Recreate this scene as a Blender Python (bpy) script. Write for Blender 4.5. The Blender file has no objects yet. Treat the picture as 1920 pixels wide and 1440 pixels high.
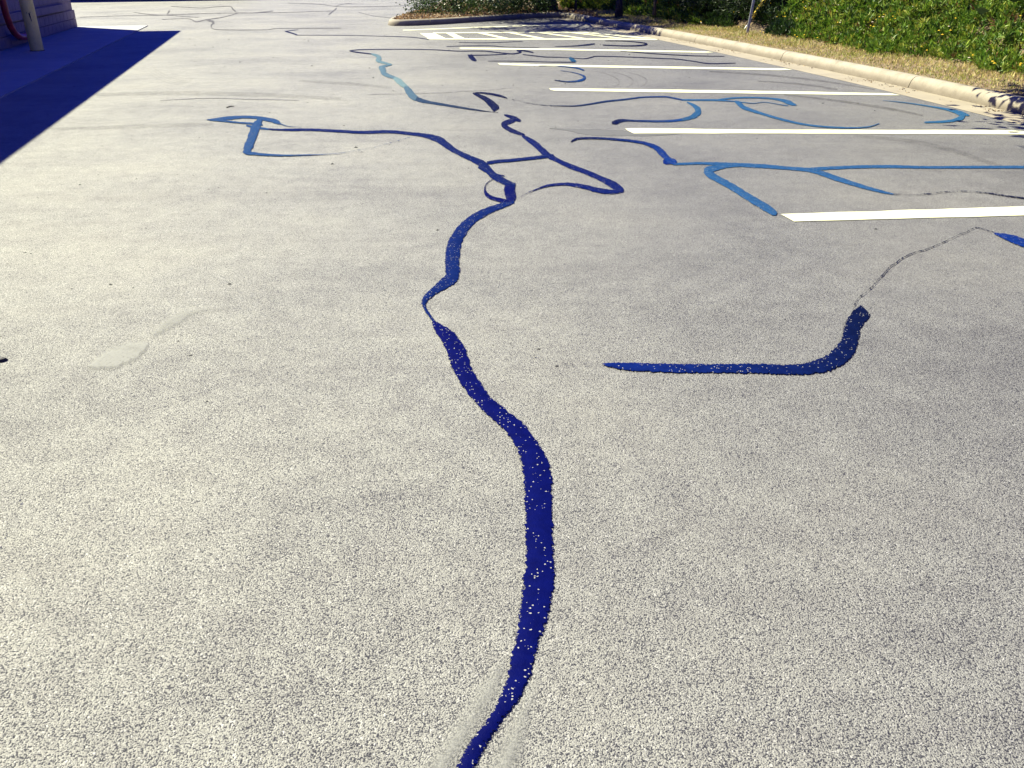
import bpy, math, random
import numpy as np
from mathutils import Vector

# ------------------------------------------------------------------ camera, sky, sun, exposure
scene = bpy.context.scene
C = scene.collection
H, F, P = 1.40, 1587.0, math.radians(26.235)
CP, SP = math.cos(P), math.sin(P)
cam = bpy.data.cameras.new('camera')
cam.sensor_width = 36.0
cam.lens = 36.0 * F / 1920.0
cam.clip_start, cam.clip_end = 0.05, 2000.0
camo = bpy.data.objects.new('camera', cam)
C.objects.link(camo)
camo.location = (0, 0, H)
camo.rotation_euler = (math.pi / 2 - P, 0, 0)
scene.camera = camo

SUN_EL = math.radians(48)
TRAVEL = Vector((.85, -.53, 0)).normalized()
TO_SUN = Vector((-TRAVEL.x * math.cos(SUN_EL), -TRAVEL.y * math.cos(SUN_EL), math.sin(SUN_EL)))
world = bpy.data.worlds.new('World')
scene.world = world
world.use_nodes = True
wn, wl = world.node_tree.nodes, world.node_tree.links
for n in list(wn): wn.remove(n)
wo = wn.new('ShaderNodeOutputWorld'); wb = wn.new('ShaderNodeBackground'); sk = wn.new('ShaderNodeTexSky')
sk.sky_type = 'NISHITA'; sk.sun_disc = False
sk.sun_elevation = SUN_EL
sk.sun_rotation = math.atan2(TO_SUN.x, TO_SUN.y)
sk.air_density = 1.0; sk.dust_density = 0.2; sk.ozone_density = 4.0
tint = wn.new('ShaderNodeMix'); tint.data_type = 'RGBA'; tint.blend_type = 'MULTIPLY'
tint.inputs[0].default_value = 1.0
tint.inputs[7].default_value = (0.075, 0.14, 1.0, 1)      # one even deep-blue cast over the whole sky
wl.new(sk.outputs[0], tint.inputs[6]); wl.new(tint.outputs[2], wb.inputs[0]); wl.new(wb.outputs[0], wo.inputs[0])
wb.inputs[1].default_value = 0.055
sl = bpy.data.lights.new('sun', 'SUN')
sl.energy = 4.5; sl.angle = math.radians(0.5); sl.color = (1.0, 0.97, 0.71)
so = bpy.data.objects.new('sun', sl); C.objects.link(so)
so.rotation_euler = (-TO_SUN).to_track_quat('-Z', 'Y').to_euler()
so.location = TO_SUN * 60
vs = scene.view_settings
vs.view_transform = 'Standard'; vs.look = 'None'; vs.gamma = 1.0; vs.use_curve_mapping = False
vs.exposure = 1.6

rng = np.random.default_rng(7)
random.seed(7)

# ------------------------------------------------------------------ helpers
def G(px, py, z=0.0):
    """photo pixel (1920x1440) -> point on the level z"""
    u, v = (px - 960.0) / F, (720.0 - py) / F
    up = v * CP - SP
    t = (H - z) / -up
    return Vector((u * t, (CP + v * SP) * t, z))

def mesh_np(name, verts, faces, mat, parent=None, attrs=None, smooth=False):
    verts = np.asarray(verts, dtype=np.float32); faces = np.asarray(faces, dtype=np.int32)
    k = faces.shape[1]
    me = bpy.data.meshes.new(name)
    me.vertices.add(len(verts)); me.vertices.foreach_set('co', verts.ravel())
    me.loops.add(faces.size); me.loops.foreach_set('vertex_index', faces.ravel())
    me.polygons.add(len(faces))
    me.polygons.foreach_set('loop_start', np.arange(0, faces.size, k, dtype=np.int32))
    if smooth: me.polygons.foreach_set('use_smooth', np.ones(len(faces), dtype=bool))
    me.update(calc_edges=True)
    for an, (typ, data) in (attrs or {}).items():
        a = me.attributes.new(an, typ, 'POINT')
        a.data.foreach_set('color' if typ == 'FLOAT_COLOR' else 'value', np.asarray(data, dtype=np.float32).ravel())
    me.materials.append(mat)
    o = bpy.data.objects.new(name, me); C.objects.link(o)
    if parent: o.parent = parent
    return o

def poly(name, verts, faces, mat, parent=None, smooth=False):
    me = bpy.data.meshes.new(name)
    me.from_pydata([tuple(v) for v in verts], [], faces); me.update()
    if smooth:
        for p in me.polygons: p.use_smooth = True
    me.materials.append(mat)
    o = bpy.data.objects.new(name, me); C.objects.link(o)
    if parent: o.parent = parent
    return o

def tag(o, label=None, cat=None, group=None, kind=None):
    if label: o['label'] = label
    if cat: o['category'] = cat
    if group: o['group'] = group
    if kind: o['kind'] = kind
    return o

def thing(name, label, cat, loc=(0, 0, 0), group=None):
    o = bpy.data.objects.new(name, None); C.objects.link(o); o.location = loc
    o.empty_display_size = .2
    return tag(o, label, cat, group)

def tube_data(path, radii, n=10, cap=True):
    path = [Vector(p) for p in path]; V, Fc = [], []
    ref = Vector((0, 0, 1)) if abs((path[1] - path[0]).normalized().z) < .9 else Vector((1, 0, 0))
    for i, p in enumerate(path):
        d = (path[min(i + 1, len(path) - 1)] - path[max(i - 1, 0)]).normalized()
        a = d.cross(ref).normalized(); b = d.cross(a)
        for j in range(n):
            t = 2 * math.pi * j / n
            V.append(p + (a * math.cos(t) + b * math.sin(t)) * radii[i])
    for i in range(len(path) - 1):
        for j in range(n):
            Fc.append((i * n + j, i * n + (j + 1) % n, (i + 1) * n + (j + 1) % n, (i + 1) * n + j))
    if cap:
        Fc.append(tuple(range(n))[::-1]); Fc.append(tuple(range((len(path) - 1) * n, len(path) * n)))
    return V, Fc

def tube(name, path, radii, mat, parent=None, n=10):
    V, Fc = tube_data(path, radii, n)
    return poly(name, V, Fc, mat, parent, smooth=True)

# ------------------------------------------------------------------ materials
def new_mat(name):
    m = bpy.data.materials.new(name); m.use_nodes = True
    return m, m.node_tree.nodes, m.node_tree.links, m.node_tree.nodes['Principled BSDF']

def N(nodes, typ, **kw):
    n = nodes.new(typ)
    for k, v in kw.items():
        if k in n.inputs: n.inputs[k].default_value = v
        else: setattr(n, k, v)
    return n

def ramp(nodes, stops, interp='LINEAR'):
    r = nodes.new('ShaderNodeValToRGB'); r.color_ramp.interpolation = interp
    el = r.color_ramp.elements
    while len(el) < len(stops): el.new(0.5)
    for e, (p, c) in zip(el, stops):
        e.position = p; e.color = (c[0], c[1], c[2], 1) if len(c) == 3 else c
    return r

def mixc(nodes, links, a, b, fac, mode='MIX'):
    m = nodes.new('ShaderNodeMix'); m.data_type = 'RGBA'; m.blend_type = mode
    for sock, val in ((0, fac), (6, a), (7, b)):
        if hasattr(val, 'is_linked'): links.new(val, m.inputs[sock])
        elif sock == 0: m.inputs[0].default_value = val
        else: m.inputs[sock].default_value = (val[0], val[1], val[2], 1)
    return m.outputs[2]

def math_n(nodes, links, op, a, b=None, c=None, clamp=False):
    m = nodes.new('ShaderNodeMath'); m.operation = op; m.use_clamp = clamp
    for i, val in enumerate((a, b, c)):
        if val is None: continue
        if hasattr(val, 'is_linked'): links.new(val, m.inputs[i])
        else: m.inputs[i].default_value = val
    return m.outputs[0]

def asphalt_mat():
    m, nd, lk, bs = new_mat('asphalt')
    tc = nd.new('ShaderNodeTexCoord').outputs['Object']
    warp = N(nd, 'ShaderNodeTexNoise', Scale=60.0, Detail=2.0); lk.new(tc, warp.inputs['Vector'])
    vadd = nd.new('ShaderNodeVectorMath'); vadd.operation = 'MULTIPLY_ADD'
    lk.new(warp.outputs['Color'], vadd.inputs[0]); vadd.inputs[1].default_value = (.010, .010, .010); lk.new(tc, vadd.inputs[2])
    vo = N(nd, 'ShaderNodeTexVoronoi', Scale=200.0); vo.feature = 'F1'; lk.new(vadd.outputs[0], vo.inputs['Vector'])
    vf = N(nd, 'ShaderNodeTexNoise', Scale=270.0, Detail=2.0, Roughness=.55); lk.new(tc, vf.inputs['Vector'])
    big = N(nd, 'ShaderNodeTexNoise', Scale=.55, Detail=5.0, Roughness=.6); lk.new(tc, big.inputs['Vector'])
    med = N(nd, 'ShaderNodeTexNoise', Scale=7.0, Detail=4.0, Roughness=.6); lk.new(tc, med.inputs['Vector'])
    # grain height: rounded stones with pits between
    h = math_n(nd, lk, 'MULTIPLY_ADD', vo.outputs['Distance'], -.5, .5)
    h = math_n(nd, lk, 'MULTIPLY_ADD', vf.outputs['Fac'], 1.2, h)
    # wear: patches where the pits are filled with pale fines (fewer dark pits)
    wear = math_n(nd, lk, 'MULTIPLY_ADD', big.outputs['Fac'], .5, math_n(nd, lk, 'MULTIPLY', med.outputs['Fac'], .22))
    pit_lo = math_n(nd, lk, 'MULTIPLY_ADD', wear, -.5, .865)
    pit = nd.new('ShaderNodeMapRange'); pit.interpolation_type = 'SMOOTHSTEP'
    lk.new(h, pit.inputs[0]); lk.new(pit_lo, pit.inputs[1])
    lk.new(math_n(nd, lk, 'ADD', pit_lo, .14), pit.inputs[2])
    # stone colour, varied grain by grain
    cellc = ramp(nd, [(0, (.22, .215, .20)), (.55, (.295, .29, .262)), (.93, (.33, .325, .295)), (1, (.46, .45, .42))])
    sep = nd.new('ShaderNodeSeparateColor'); lk.new(vo.outputs['Color'], sep.inputs[0]); lk.new(sep.outputs[0], cellc.inputs[0])
    blot = ramp(nd, [(.3, (.86, .86, .88)), (.5, (1, 1, 1)), (.72, (1.05, 1.04, 1.0))]); lk.new(big.outputs['Fac'], blot.inputs[0])
    blot2 = ramp(nd, [(.3, (.92, .91, .91)), (.6, (1.03, 1.03, 1.02))]); lk.new(med.outputs['Fac'], blot2.inputs[0])
    col = mixc(nd, lk, cellc.outputs[0], blot.outputs[0], 1.0, 'MULTIPLY')
    col = mixc(nd, lk, col, blot2.outputs[0], 1.0, 'MULTIPLY')
    # right-hand bays: greyer binder, plus dimmer light put into the colour
    sx = nd.new('ShaderNodeSeparateXYZ'); lk.new(tc, sx.inputs[0])
    bx = math_n(nd, lk, 'MULTIPLY_ADD', sx.outputs['Y'], .10, sx.outputs['X'])
    bx = math_n(nd, lk, 'MULTIPLY_ADD', big.outputs['Fac'], 1.2, bx)
    bay = nd.new('ShaderNodeMapRange'); bay.interpolation_type = 'SMOOTHSTEP'
    lk.new(bx, bay.inputs[0]); bay.inputs[1].default_value = -.5; bay.inputs[2].default_value = 2.7
    baycol = mixc(nd, lk, (1, 1, 1), (.64, .64, .70), bay.outputs[0])
    col = mixc(nd, lk, col, baycol, 1.0, 'MULTIPLY')
    # faint sweeping tyre polish, running across the lot
    mp = nd.new('ShaderNodeMapping'); lk.new(tc, mp.inputs[0]); mp.inputs['Scale'].default_value = (.16, 2.6, 1); mp.inputs['Rotation'].default_value = (0, 0, -.12)
    st = N(nd, 'ShaderNodeTexNoise', Scale=1.0, Detail=6.0, Roughness=.62, Distortion=.5); lk.new(mp.outputs[0], st.inputs['Vector'])
    stc = ramp(nd, [(.30, (.86, .85, .86)), (.46, (1, 1, 1)), (.75, (1.04, 1.04, 1.03))]); lk.new(st.outputs['Fac'], stc.inputs[0])
    col = mixc(nd, lk, col, stc.outputs[0], 1.0, 'MULTIPLY')
    col = mixc(nd, lk, (.022, .022, .032), col, pit.outputs[0])
    lk.new(col, bs.inputs['Base Color'])
    bs.inputs['Roughness'].default_value = .62
    bs.inputs['Specular IOR Level'].default_value = .45
    bp = N(nd, 'ShaderNodeBump', Strength=.75, Distance=.006); lk.new(h, bp.inputs['Height']); lk.new(bp.outputs[0], bs.inputs['Normal'])
    return m

def simple_mat(name, c1, c2, scale=8.0, rough=.8, bump=.2, dist=.01, detail=6.0, fine=None):
    m, nd, lk, bs = new_mat(name)
    tc = nd.new('ShaderNodeTexCoord').outputs['Object']
    n1 = N(nd, 'ShaderNodeTexNoise', Scale=scale, Detail=detail, Roughness=.65); lk.new(tc, n1.inputs['Vector'])
    r = ramp(nd, [(.3, c1), (.7, c2)]); lk.new(n1.outputs['Fac'], r.inputs[0])
    col = r.outputs[0]
    n2 = N(nd, 'ShaderNodeTexNoise', Scale=fine or scale * 12, Detail=4.0); lk.new(tc, n2.inputs['Vector'])
    r2 = ramp(nd, [(.3, (.85, .85, .85)), (.7, (1.06, 1.06, 1.06))]); lk.new(n2.outputs['Fac'], r2.inputs[0])
    lk.new(mixc(nd, lk, col, r2.outputs[0], 1.0, 'MULTIPLY'), bs.inputs['Base Color'])
    bs.inputs['Roughness'].default_value = rough
    bp = N(nd, 'ShaderNodeBump', Strength=bump, Distance=dist); lk.new(n2.outputs['Fac'], bp.inputs['Height']); lk.new(bp.outputs[0], bs.inputs['Normal'])
    return m

def sealant_mat(name, rough=.55, spec=.025, specks=True):
    """ribbon material: 'ed' distance to the ribbon's edge (m), 'dens' 0-1 coverage, 'tint' colour"""
    m, nd, lk, bs = new_mat(name)
    tc = nd.new('ShaderNodeTexCoord').outputs['Object']
    ed = N(nd, 'ShaderNodeAttribute', attribute_name='ed').outputs['Fac']
    de = N(nd, 'ShaderNodeAttribute', attribute_name='dens').outputs['Fac']
    ti = N(nd, 'ShaderNodeAttribute', attribute_name='tint').outputs['Color']
    n1 = N(nd, 'ShaderNodeTexNoise', Scale=105.0, Detail=4.0, Roughness=.7); lk.new(tc, n1.inputs['Vector'])
    n2 = N(nd, 'ShaderNodeTexNoise', Scale=28.0, Detail=3.0); lk.new(tc, n2.inputs['Vector'])
    e = math_n(nd, lk, 'MINIMUM', math_n(nd, lk, 'MULTIPLY', ed, 75.0), 1.0)           # 9 mm edge zone
    val = math_n(nd, lk, 'ADD', e, math_n(nd, lk, 'MULTIPLY_ADD', n1.outputs['Fac'], 3.2, -1.6))
    cov = math_n(nd, lk, 'MULTIPLY_ADD', math_n(nd, lk, 'SUBTRACT', de, 1.0), 1.0, val)
    cov = math_n(nd, lk, 'ADD', cov, math_n(nd, lk, 'MULTIPLY', math_n(nd, lk, 'SUBTRACT', n2.outputs['Fac'], .5), math_n(nd, lk, 'MULTIPLY_ADD', de, -5.5, 5.7)))
    al = nd.new('ShaderNodeMapRange'); lk.new(cov, al.inputs[0]); al.inputs[1].default_value = .14; al.inputs[2].default_value = .30
    lk.new(al.outputs[0], bs.inputs['Alpha'])
    var = ramp(nd, [(.3, (.75, .75, .8)), (.7, (1.25, 1.2, 1.15))]); lk.new(n2.outputs['Fac'], var.inputs[0])
    col = mixc(nd, lk, ti, var.outputs[0], 1.0, 'MULTIPLY')
    if specks:   # stones standing through the sealant
        wv = nd.new('ShaderNodeVectorMath'); wv.operation = 'MULTIPLY_ADD'; lk.new(n1.outputs['Color'], wv.inputs[0]); wv.inputs[1].default_value = (.012, .012, .012); lk.new(tc, wv.inputs[2])
        vo = N(nd, 'ShaderNodeTexVoronoi', Scale=140.0); lk.new(wv.outputs[0], vo.inputs['Vector'])
        sep = nd.new('ShaderNodeSeparateColor'); lk.new(vo.outputs['Color'], sep.inputs[0])
        n3 = N(nd, 'ShaderNodeTexNoise', Scale=16.0, Detail=2.0); lk.new(tc, n3.inputs['Vector'])
        thr = math_n(nd, lk, 'MULTIPLY_ADD', n3.outputs['Fac'], -.40, 1.09)
        s1 = math_n(nd, lk, 'GREATER_THAN', sep.outputs[0], thr)
        s2 = math_n(nd, lk, 'LESS_THAN', vo.outputs['Distance'], .30)
        col = mixc(nd, lk, col, (.33, .325, .295), math_n(nd, lk, 'MULTIPLY', s1, s2))
    lk.new(col, bs.inputs['Base Color'])
    bs.inputs['Roughness'].default_value = rough
    bs.inputs['Specular IOR Level'].default_value = spec
    bp = N(nd, 'ShaderNodeBump', Strength=.5, Distance=.003); lk.new(n1.outputs['Fac'], bp.inputs['Height']); lk.new(bp.outputs[0], bs.inputs['Normal'])
    return m

def paint_mat():
    m, nd, lk, bs = new_mat('white_paint')
    tc = nd.new('ShaderNodeTexCoord').outputs['Object']
    n1 = N(nd, 'ShaderNodeTexNoise', Scale=140.0, Detail=3.0); lk.new(tc, n1.inputs['Vector'])
    n2 = N(nd, 'ShaderNodeTexNoise', Scale=3.0, Detail=5.0); lk.new(tc, n2.inputs['Vector'])
    r = ramp(nd, [(.3, (.60, .59, .40)), (.6, (.70, .69, .47))]); lk.new(n2.outputs['Fac'], r.inputs[0])
    wornf = math_n(nd, lk, 'GREATER_THAN', n1.outputs['Fac'], .70)
    lk.new(mixc(nd, lk, r.outputs[0], (.3, .29, .27), wornf), bs.inputs['Base Color'])
    bs.inputs['Roughness'].default_value = .6
    bp = N(nd, 'ShaderNodeBump', Strength=.35, Distance=.003); lk.new(n1.outputs['Fac'], bp.inputs['Height']); lk.new(bp.outputs[0], bs.inputs['Normal'])
    return m

def leaf_mat(name, rough=.5, trans=.3):
    m, nd, lk, bs = new_mat(name)
    at = N(nd, 'ShaderNodeAttribute', attribute_name='tint').outputs['Color']
    lk.new(at, bs.inputs['Base Color']); bs.inputs['Roughness'].default_value = rough
    bs.inputs['Specular IOR Level'].default_value = .35
    tr = nd.new('ShaderNodeBsdfTranslucent'); lk.new(at, tr.inputs[0])
    mx = nd.new('ShaderNodeMixShader'); mx.inputs[0].default_value = trans
    lk.new(bs.outputs[0], mx.inputs[1]); lk.new(tr.outputs[0], mx.inputs[2]); lk.new(mx.outputs[0], nd['Material Output'].inputs[0])
    return m

def flat_mat(name, col, rough=.5, metal=0.0):
    m, nd, lk, bs = new_mat(name)
    tc = nd.new('ShaderNodeTexCoord').outputs['Object']
    n1 = N(nd, 'ShaderNodeTexNoise', Scale=14.0, Detail=5.0); lk.new(tc, n1.inputs['Vector'])
    r = ramp(nd, [(.3, tuple(c * .78 for c in col)), (.65, tuple(min(1, c * 1.08) for c in col))]); lk.new(n1.outputs['Fac'], r.inputs[0])
    lk.new(r.outputs[0], bs.inputs['Base Color']); bs.inputs['Roughness'].default_value = rough; bs.inputs['Metallic'].default_value = metal
    return m

M = dict(
    asphalt=asphalt_mat(),
    concrete=simple_mat('kerb_concrete', (.25, .22, .17), (.35, .31, .245), 3.0, .85, .35, .006, fine=120),
    gutter=simple_mat('gutter_concrete', (.24, .205, .155), (.32, .28, .215), 2.0, .85, .3, .004, fine=150),
    apron=simple_mat('apron_concrete', (.30, .30, .30), (.40, .40, .39), 1.2, .8, .25, .004, fine=120),
    soil=simple_mat('soil', (.10, .07, .04), (.26, .19, .11), 5.0, .95, .6, .03),
    mulch=simple_mat('mulch', (.10, .06, .035), (.26, .17, .10), 9.0, .95, .8, .03),
    block=simple_mat('painted_block', (.17, .13, .17), (.23, .18, .23), 5.0, .8, .5, .008, fine=90),
    mortar=simple_mat('mortar', (.26, .22, .26), (.32, .28, .31), 8.0, .9, .4, .004),
    roof=flat_mat('roof_metal', (.20, .17, .17), .5),
    farwall=simple_mat('far_wall', (.10, .09, .10), (.15, .13, .14), 2.0, .85, .3, .01),
    bollard=simple_mat('bollard_paint', (.80, .66, .20), (.88, .74, .26), 6.0, .55, .2, .003),
    red=flat_mat('red_pipe_paint', (.35, .02, .03), .45),
    dark=flat_mat('dark_scuff', (.015, .015, .02), .8),
    seal=sealant_mat('crack_sealant'),
    paint=paint_mat(),
    bark=simple_mat('bark', (.035, .025, .018), (.10, .075, .055), 10.0, .95, .8, .03),
    leaf=leaf_mat('leaf'), leafgloss=leaf_mat('glossy_leaf', .28, .15),
    steel=flat_mat('galvanised_steel', (.42, .43, .44), .45, .6),
    yellow=flat_mat('yellow_plastic', (.90, .68, .07), .45),
    wood=simple_mat('pole_wood', (.09, .06, .04), (.17, .12, .08), 6.0, .9, .5, .01),
)

def add_grime(m):
    nd, lk = m.node_tree.nodes, m.node_tree.links; bs = nd['Principled BSDF']
    old = bs.inputs['Base Color'].links[0].from_socket
    tc = nd.new('ShaderNodeTexCoord').outputs['Object']
    sp_ = nd.new('ShaderNodeSeparateXYZ'); lk.new(tc, sp_.inputs[0])
    n_ = N(nd, 'ShaderNodeTexNoise', Scale=5.0, Detail=6.0, Roughness=.7); lk.new(tc, n_.inputs['Vector'])
    hgt = math_n(nd, lk, 'MULTIPLY_ADD', n_.outputs['Fac'], -.16, math_n(nd, lk, 'ADD', sp_.outputs['Z'], .08))
    mr = nd.new('ShaderNodeMapRange'); mr.interpolation_type = 'SMOOTHSTEP'; lk.new(hgt, mr.inputs[0])
    mr.inputs[1].default_value = .03; mr.inputs[2].default_value = .125
    gc = mixc(nd, lk, (.58, .55, .52), (1, 1, 1), mr.outputs[0])
    st_ = ramp(nd, [(.34, (.78, .76, .74)), (.52, (1, 1, 1))]); lk.new(n_.outputs['Fac'], st_.inputs[0])
    c_ = mixc(nd, lk, old, gc, 1.0, 'MULTIPLY'); c_ = mixc(nd, lk, c_, st_.outputs[0], 1.0, 'MULTIPLY')
    lk.new(c_, bs.inputs['Base Color'])
add_grime(M['concrete'])
# ------------------------------------------------------------------ kerb line and terrain
nose_px = [(812, 17), (785, 26), (760, 33), (738, 40), (722, 46), (722, 49.0), (745, 49.5), (780, 48.6), (827, 46.6), (877, 42.5), (930, 39.2), (985, 35.5), (1035, 32)]
right_px = [(1062, 32.5), (1092, 40), (1130, 48.7), (1175, 56.5), (1200, 61), (1304.7, 80.5), (1463, 114.5), (1540, 131), (1640, 152), (1707, 167), (1765, 181), (1859, 203), (1920, 217)]
def spline(P_, n=8):
    P_ = [Vector(p) for p in P_]; out = []
    for i in range(len(P_) - 1):
        a, b, c, d = P_[max(i - 1, 0)], P_[i], P_[i + 1], P_[min(i + 2, len(P_) - 1)]
        for k in range(n):
            t = k / n
            out.append(.5 * ((2 * b) + (c - a) * t + (2 * a - 5 * b + 4 * c - d) * t * t + (3 * b - a - 3 * c + d) * t ** 3))
    out.append(P_[-1]); return out

kpts = [G(*p).to_2d() for p in nose_px + right_px]
first = kpts[0]; kpts = [first + Vector((-.4, 16)), first + Vector((-.1, 7))] + kpts
dirn = (kpts[-1] - kpts[-4]).normalized()
for k in range(1, 9): kpts.append(kpts[-1] + dirn * 2.0)
# smooth the traced line a little in plan
for _ in range(2):
    kpts = [kpts[0]] + [kpts[i] * .6 + (kpts[i - 1] + kpts[i + 1]) * .2 for i in range(1, len(kpts) - 1)] + [kpts[-1]]
kl = spline(kpts, 6)
# resample evenly
def resample(P_, step):
    out = [P_[0]]; acc = 0.0
    for a, b in zip(P_, P_[1:]):
        L = (b - a).length
        while acc + L >= step:
            a = a + (b - a) * ((step - acc) / L); out.append(a); L = (b - a).length; acc = 0.0
        acc += L
    return out
KL = resample(kl, .15)
KN = []
for i in range(len(KL)):
    d = (KL[min(i + 3, len(KL) - 1)] - KL[max(i - 3, 0)]).normalized()
    KN.append(Vector((-d.y, d.x)))          # outward, away from the lot
KA = np.array([(p.x, p.y) for p in KL])

def kdist(XY):
    """signed distance to the kerb flow line, + on the planted side"""
    out = np.empty(len(XY)); near = np.empty(len(XY), dtype=int)
    KNa = np.array([(n.x, n.y) for n in KN])
    for s in range(0, len(XY), 4000):
        q = XY[s:s + 4000]
        d = ((q[:, None, :] - KA[None]) ** 2).sum(-1)
        j = d.argmin(1); near[s:s + 4000] = j
        sg = ((q - KA[j]) * KNa[j]).sum(1)
        out[s:s + 4000] = np.sqrt(d[np.arange(len(q)), j]) * np.where(sg >= 0, 1, -1)
    return out, near

def lump(x, y, s, seed=0):
    return (np.sin(x * s + seed) * np.cos(y * s * 1.13 + seed * 1.7) + .6 * np.sin(x * s * 2.3 + y * s * 1.9 + seed * 3.1) + .4 * np.cos(x * s * 4.1 - y * s * 3.7 + seed)) / 2.0

NOSE_X = G(1035, 32).x
def hill(x, y, d):
    """ground height on the planted side: flat verge, then an embankment"""
    w = np.clip((x - NOSE_X + .2 * 0) / 1.6, 0, 1); w = w * w * (3 - 2 * w)
    z = .125 + .05 * np.clip(d / 1.2, 0, 1)
    e = np.clip(d - 1.15, 0, 9.5)
    return z + w * (.46 * e * np.clip(e / .8, .35, 1)) + w * .06 * lump(x, y, 1.3) * np.clip(d - .8, 0, 1)

gs = .12
gx = np.arange(-5.2, 17, gs); gy = np.arange(-3, 48, gs)
XX, YY = np.meshgrid(gx, gy); XY = np.stack([XX.ravel(), YY.ravel()], 1)
# coarse pre-filter: only keep points on the planted side
dd, nn = kdist(XY)
zz = np.where(dd > .13, hill(XY[:, 0], XY[:, 1], dd), -.06)
W = len(gx); idx = np.arange(len(XY)).reshape(XX.shape)
q = np.stack([idx[:-1, :-1], idx[:-1, 1:], idx[1:, 1:], idx[1:, :-1]], -1).reshape(-1, 4)
q = q[(dd[q] > .0).any(1)]
used, inv = np.unique(q, return_inverse=True)
terr = mesh_np('embankment', np.column_stack([XY, zz])[used], inv.reshape(-1, 4), M['soil'], smooth=True)
tag(terr, kind='structure')

s = 500
lot = poly('parking_lot', [(-s, -60, 0), (s, -60, 0), (s, 2 * s, 0), (-s, 2 * s, 0)], [(0, 1, 2, 3)], M['asphalt'])
tag(lot, kind='structure')

# gutter pan, one strip along the kerb
def sweep(i0, i1, prof, shrink=0.0):
    V, Fc = [], []
    k = len(prof); ids = list(range(i0, i1 + 1))
    for n_, i in enumerate(ids):
        p = KL[i].copy()
        if shrink and n_ == 0: p = p + (KL[i + 1] - p).normalized() * shrink
        if shrink and n_ == len(ids) - 1: p = p - (p - KL[i - 1]).normalized() * shrink
        for o_, z in prof: V.append((p.x + KN[i].x * o_, p.y + KN[i].y * o_, z))
    for r in range(len(ids) - 1):
        for c in range(k - 1):
            a = r * k + c; Fc.append((a, a + 1, a + 1 + k, a + k))
    if shrink:
        e = len(V); V += V[:k] + V[(len(ids) - 1) * k:len(ids) * k]
        Fc.append(tuple(range(e, e + k))); Fc.append(tuple(range(e + k, e + 2 * k))[::-1])
    return V, Fc
i_corner = min(range(len(KL)), key=lambda i: (KL[i] - G(1062, 32.5).to_2d()).length)
V, Fc = sweep(i_corner, len(KL) - 1, [(-.40, .003), (-.39, .006), (-.1, .0075), (.03, .009)])
gut = tag(poly('gutter', V, Fc, M['gutter']), kind='structure')
kerb = thing('kerb', 'tan concrete kerb curving round the island and along the grass verge', 'kerb')
prof = [(.0, -.05), (.0, .012), (.012, .05), (.028, .095), (.05, .125), (.08, .145), (.12, .152), (.17, .15), (.185, .135), (.19, -.05)]
jpx = [(1304.7, 80.5), (1463, 114.5), (1707, 167)]
js = [min(range(len(KL)), key=lambda i: (KL[i] - G(*p).to_2d()).length) for p in jpx]
step = max(8, int((js[1] - js[0])))
cuts = sorted(set([0] + [j for j in js] + list(range(js[0] - step, 3, -step)) + list(range(js[2] + step, len(KL) - 3, step)) + [len(KL) - 1]))
for a, b in zip(cuts, cuts[1:]):
    V, Fc = sweep(a, b, prof, .007)
    poly('kerb_section', V, Fc, M['concrete'], kerb, smooth=True)

# ------------------------------------------------------------------ ribbons: sealant, cracks, marks
def catmull(pts, px=2.0):
    A = np.array(pts, dtype=float); out = []
    for i in range(len(A) - 1):
        a, b, c, d = A[max(i - 1, 0)], A[i], A[i + 1], A[min(i + 2, len(A) - 1)]
        L = np.hypot(*(c - b)[:2]); n = max(2, int(L / px))
        for k in range(n):
            t = k / n
            p = .5 * (2 * b + (c - a) * t + (2 * a - 5 * b + 4 * c - d) * t * t + (3 * b - a - 3 * c + d) * t ** 3)
            p[2:] = b[2:] + (c[2:] - b[2:]) * t
            out.append(p)
    out.append(A[-1]); return np.array(out)

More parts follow.
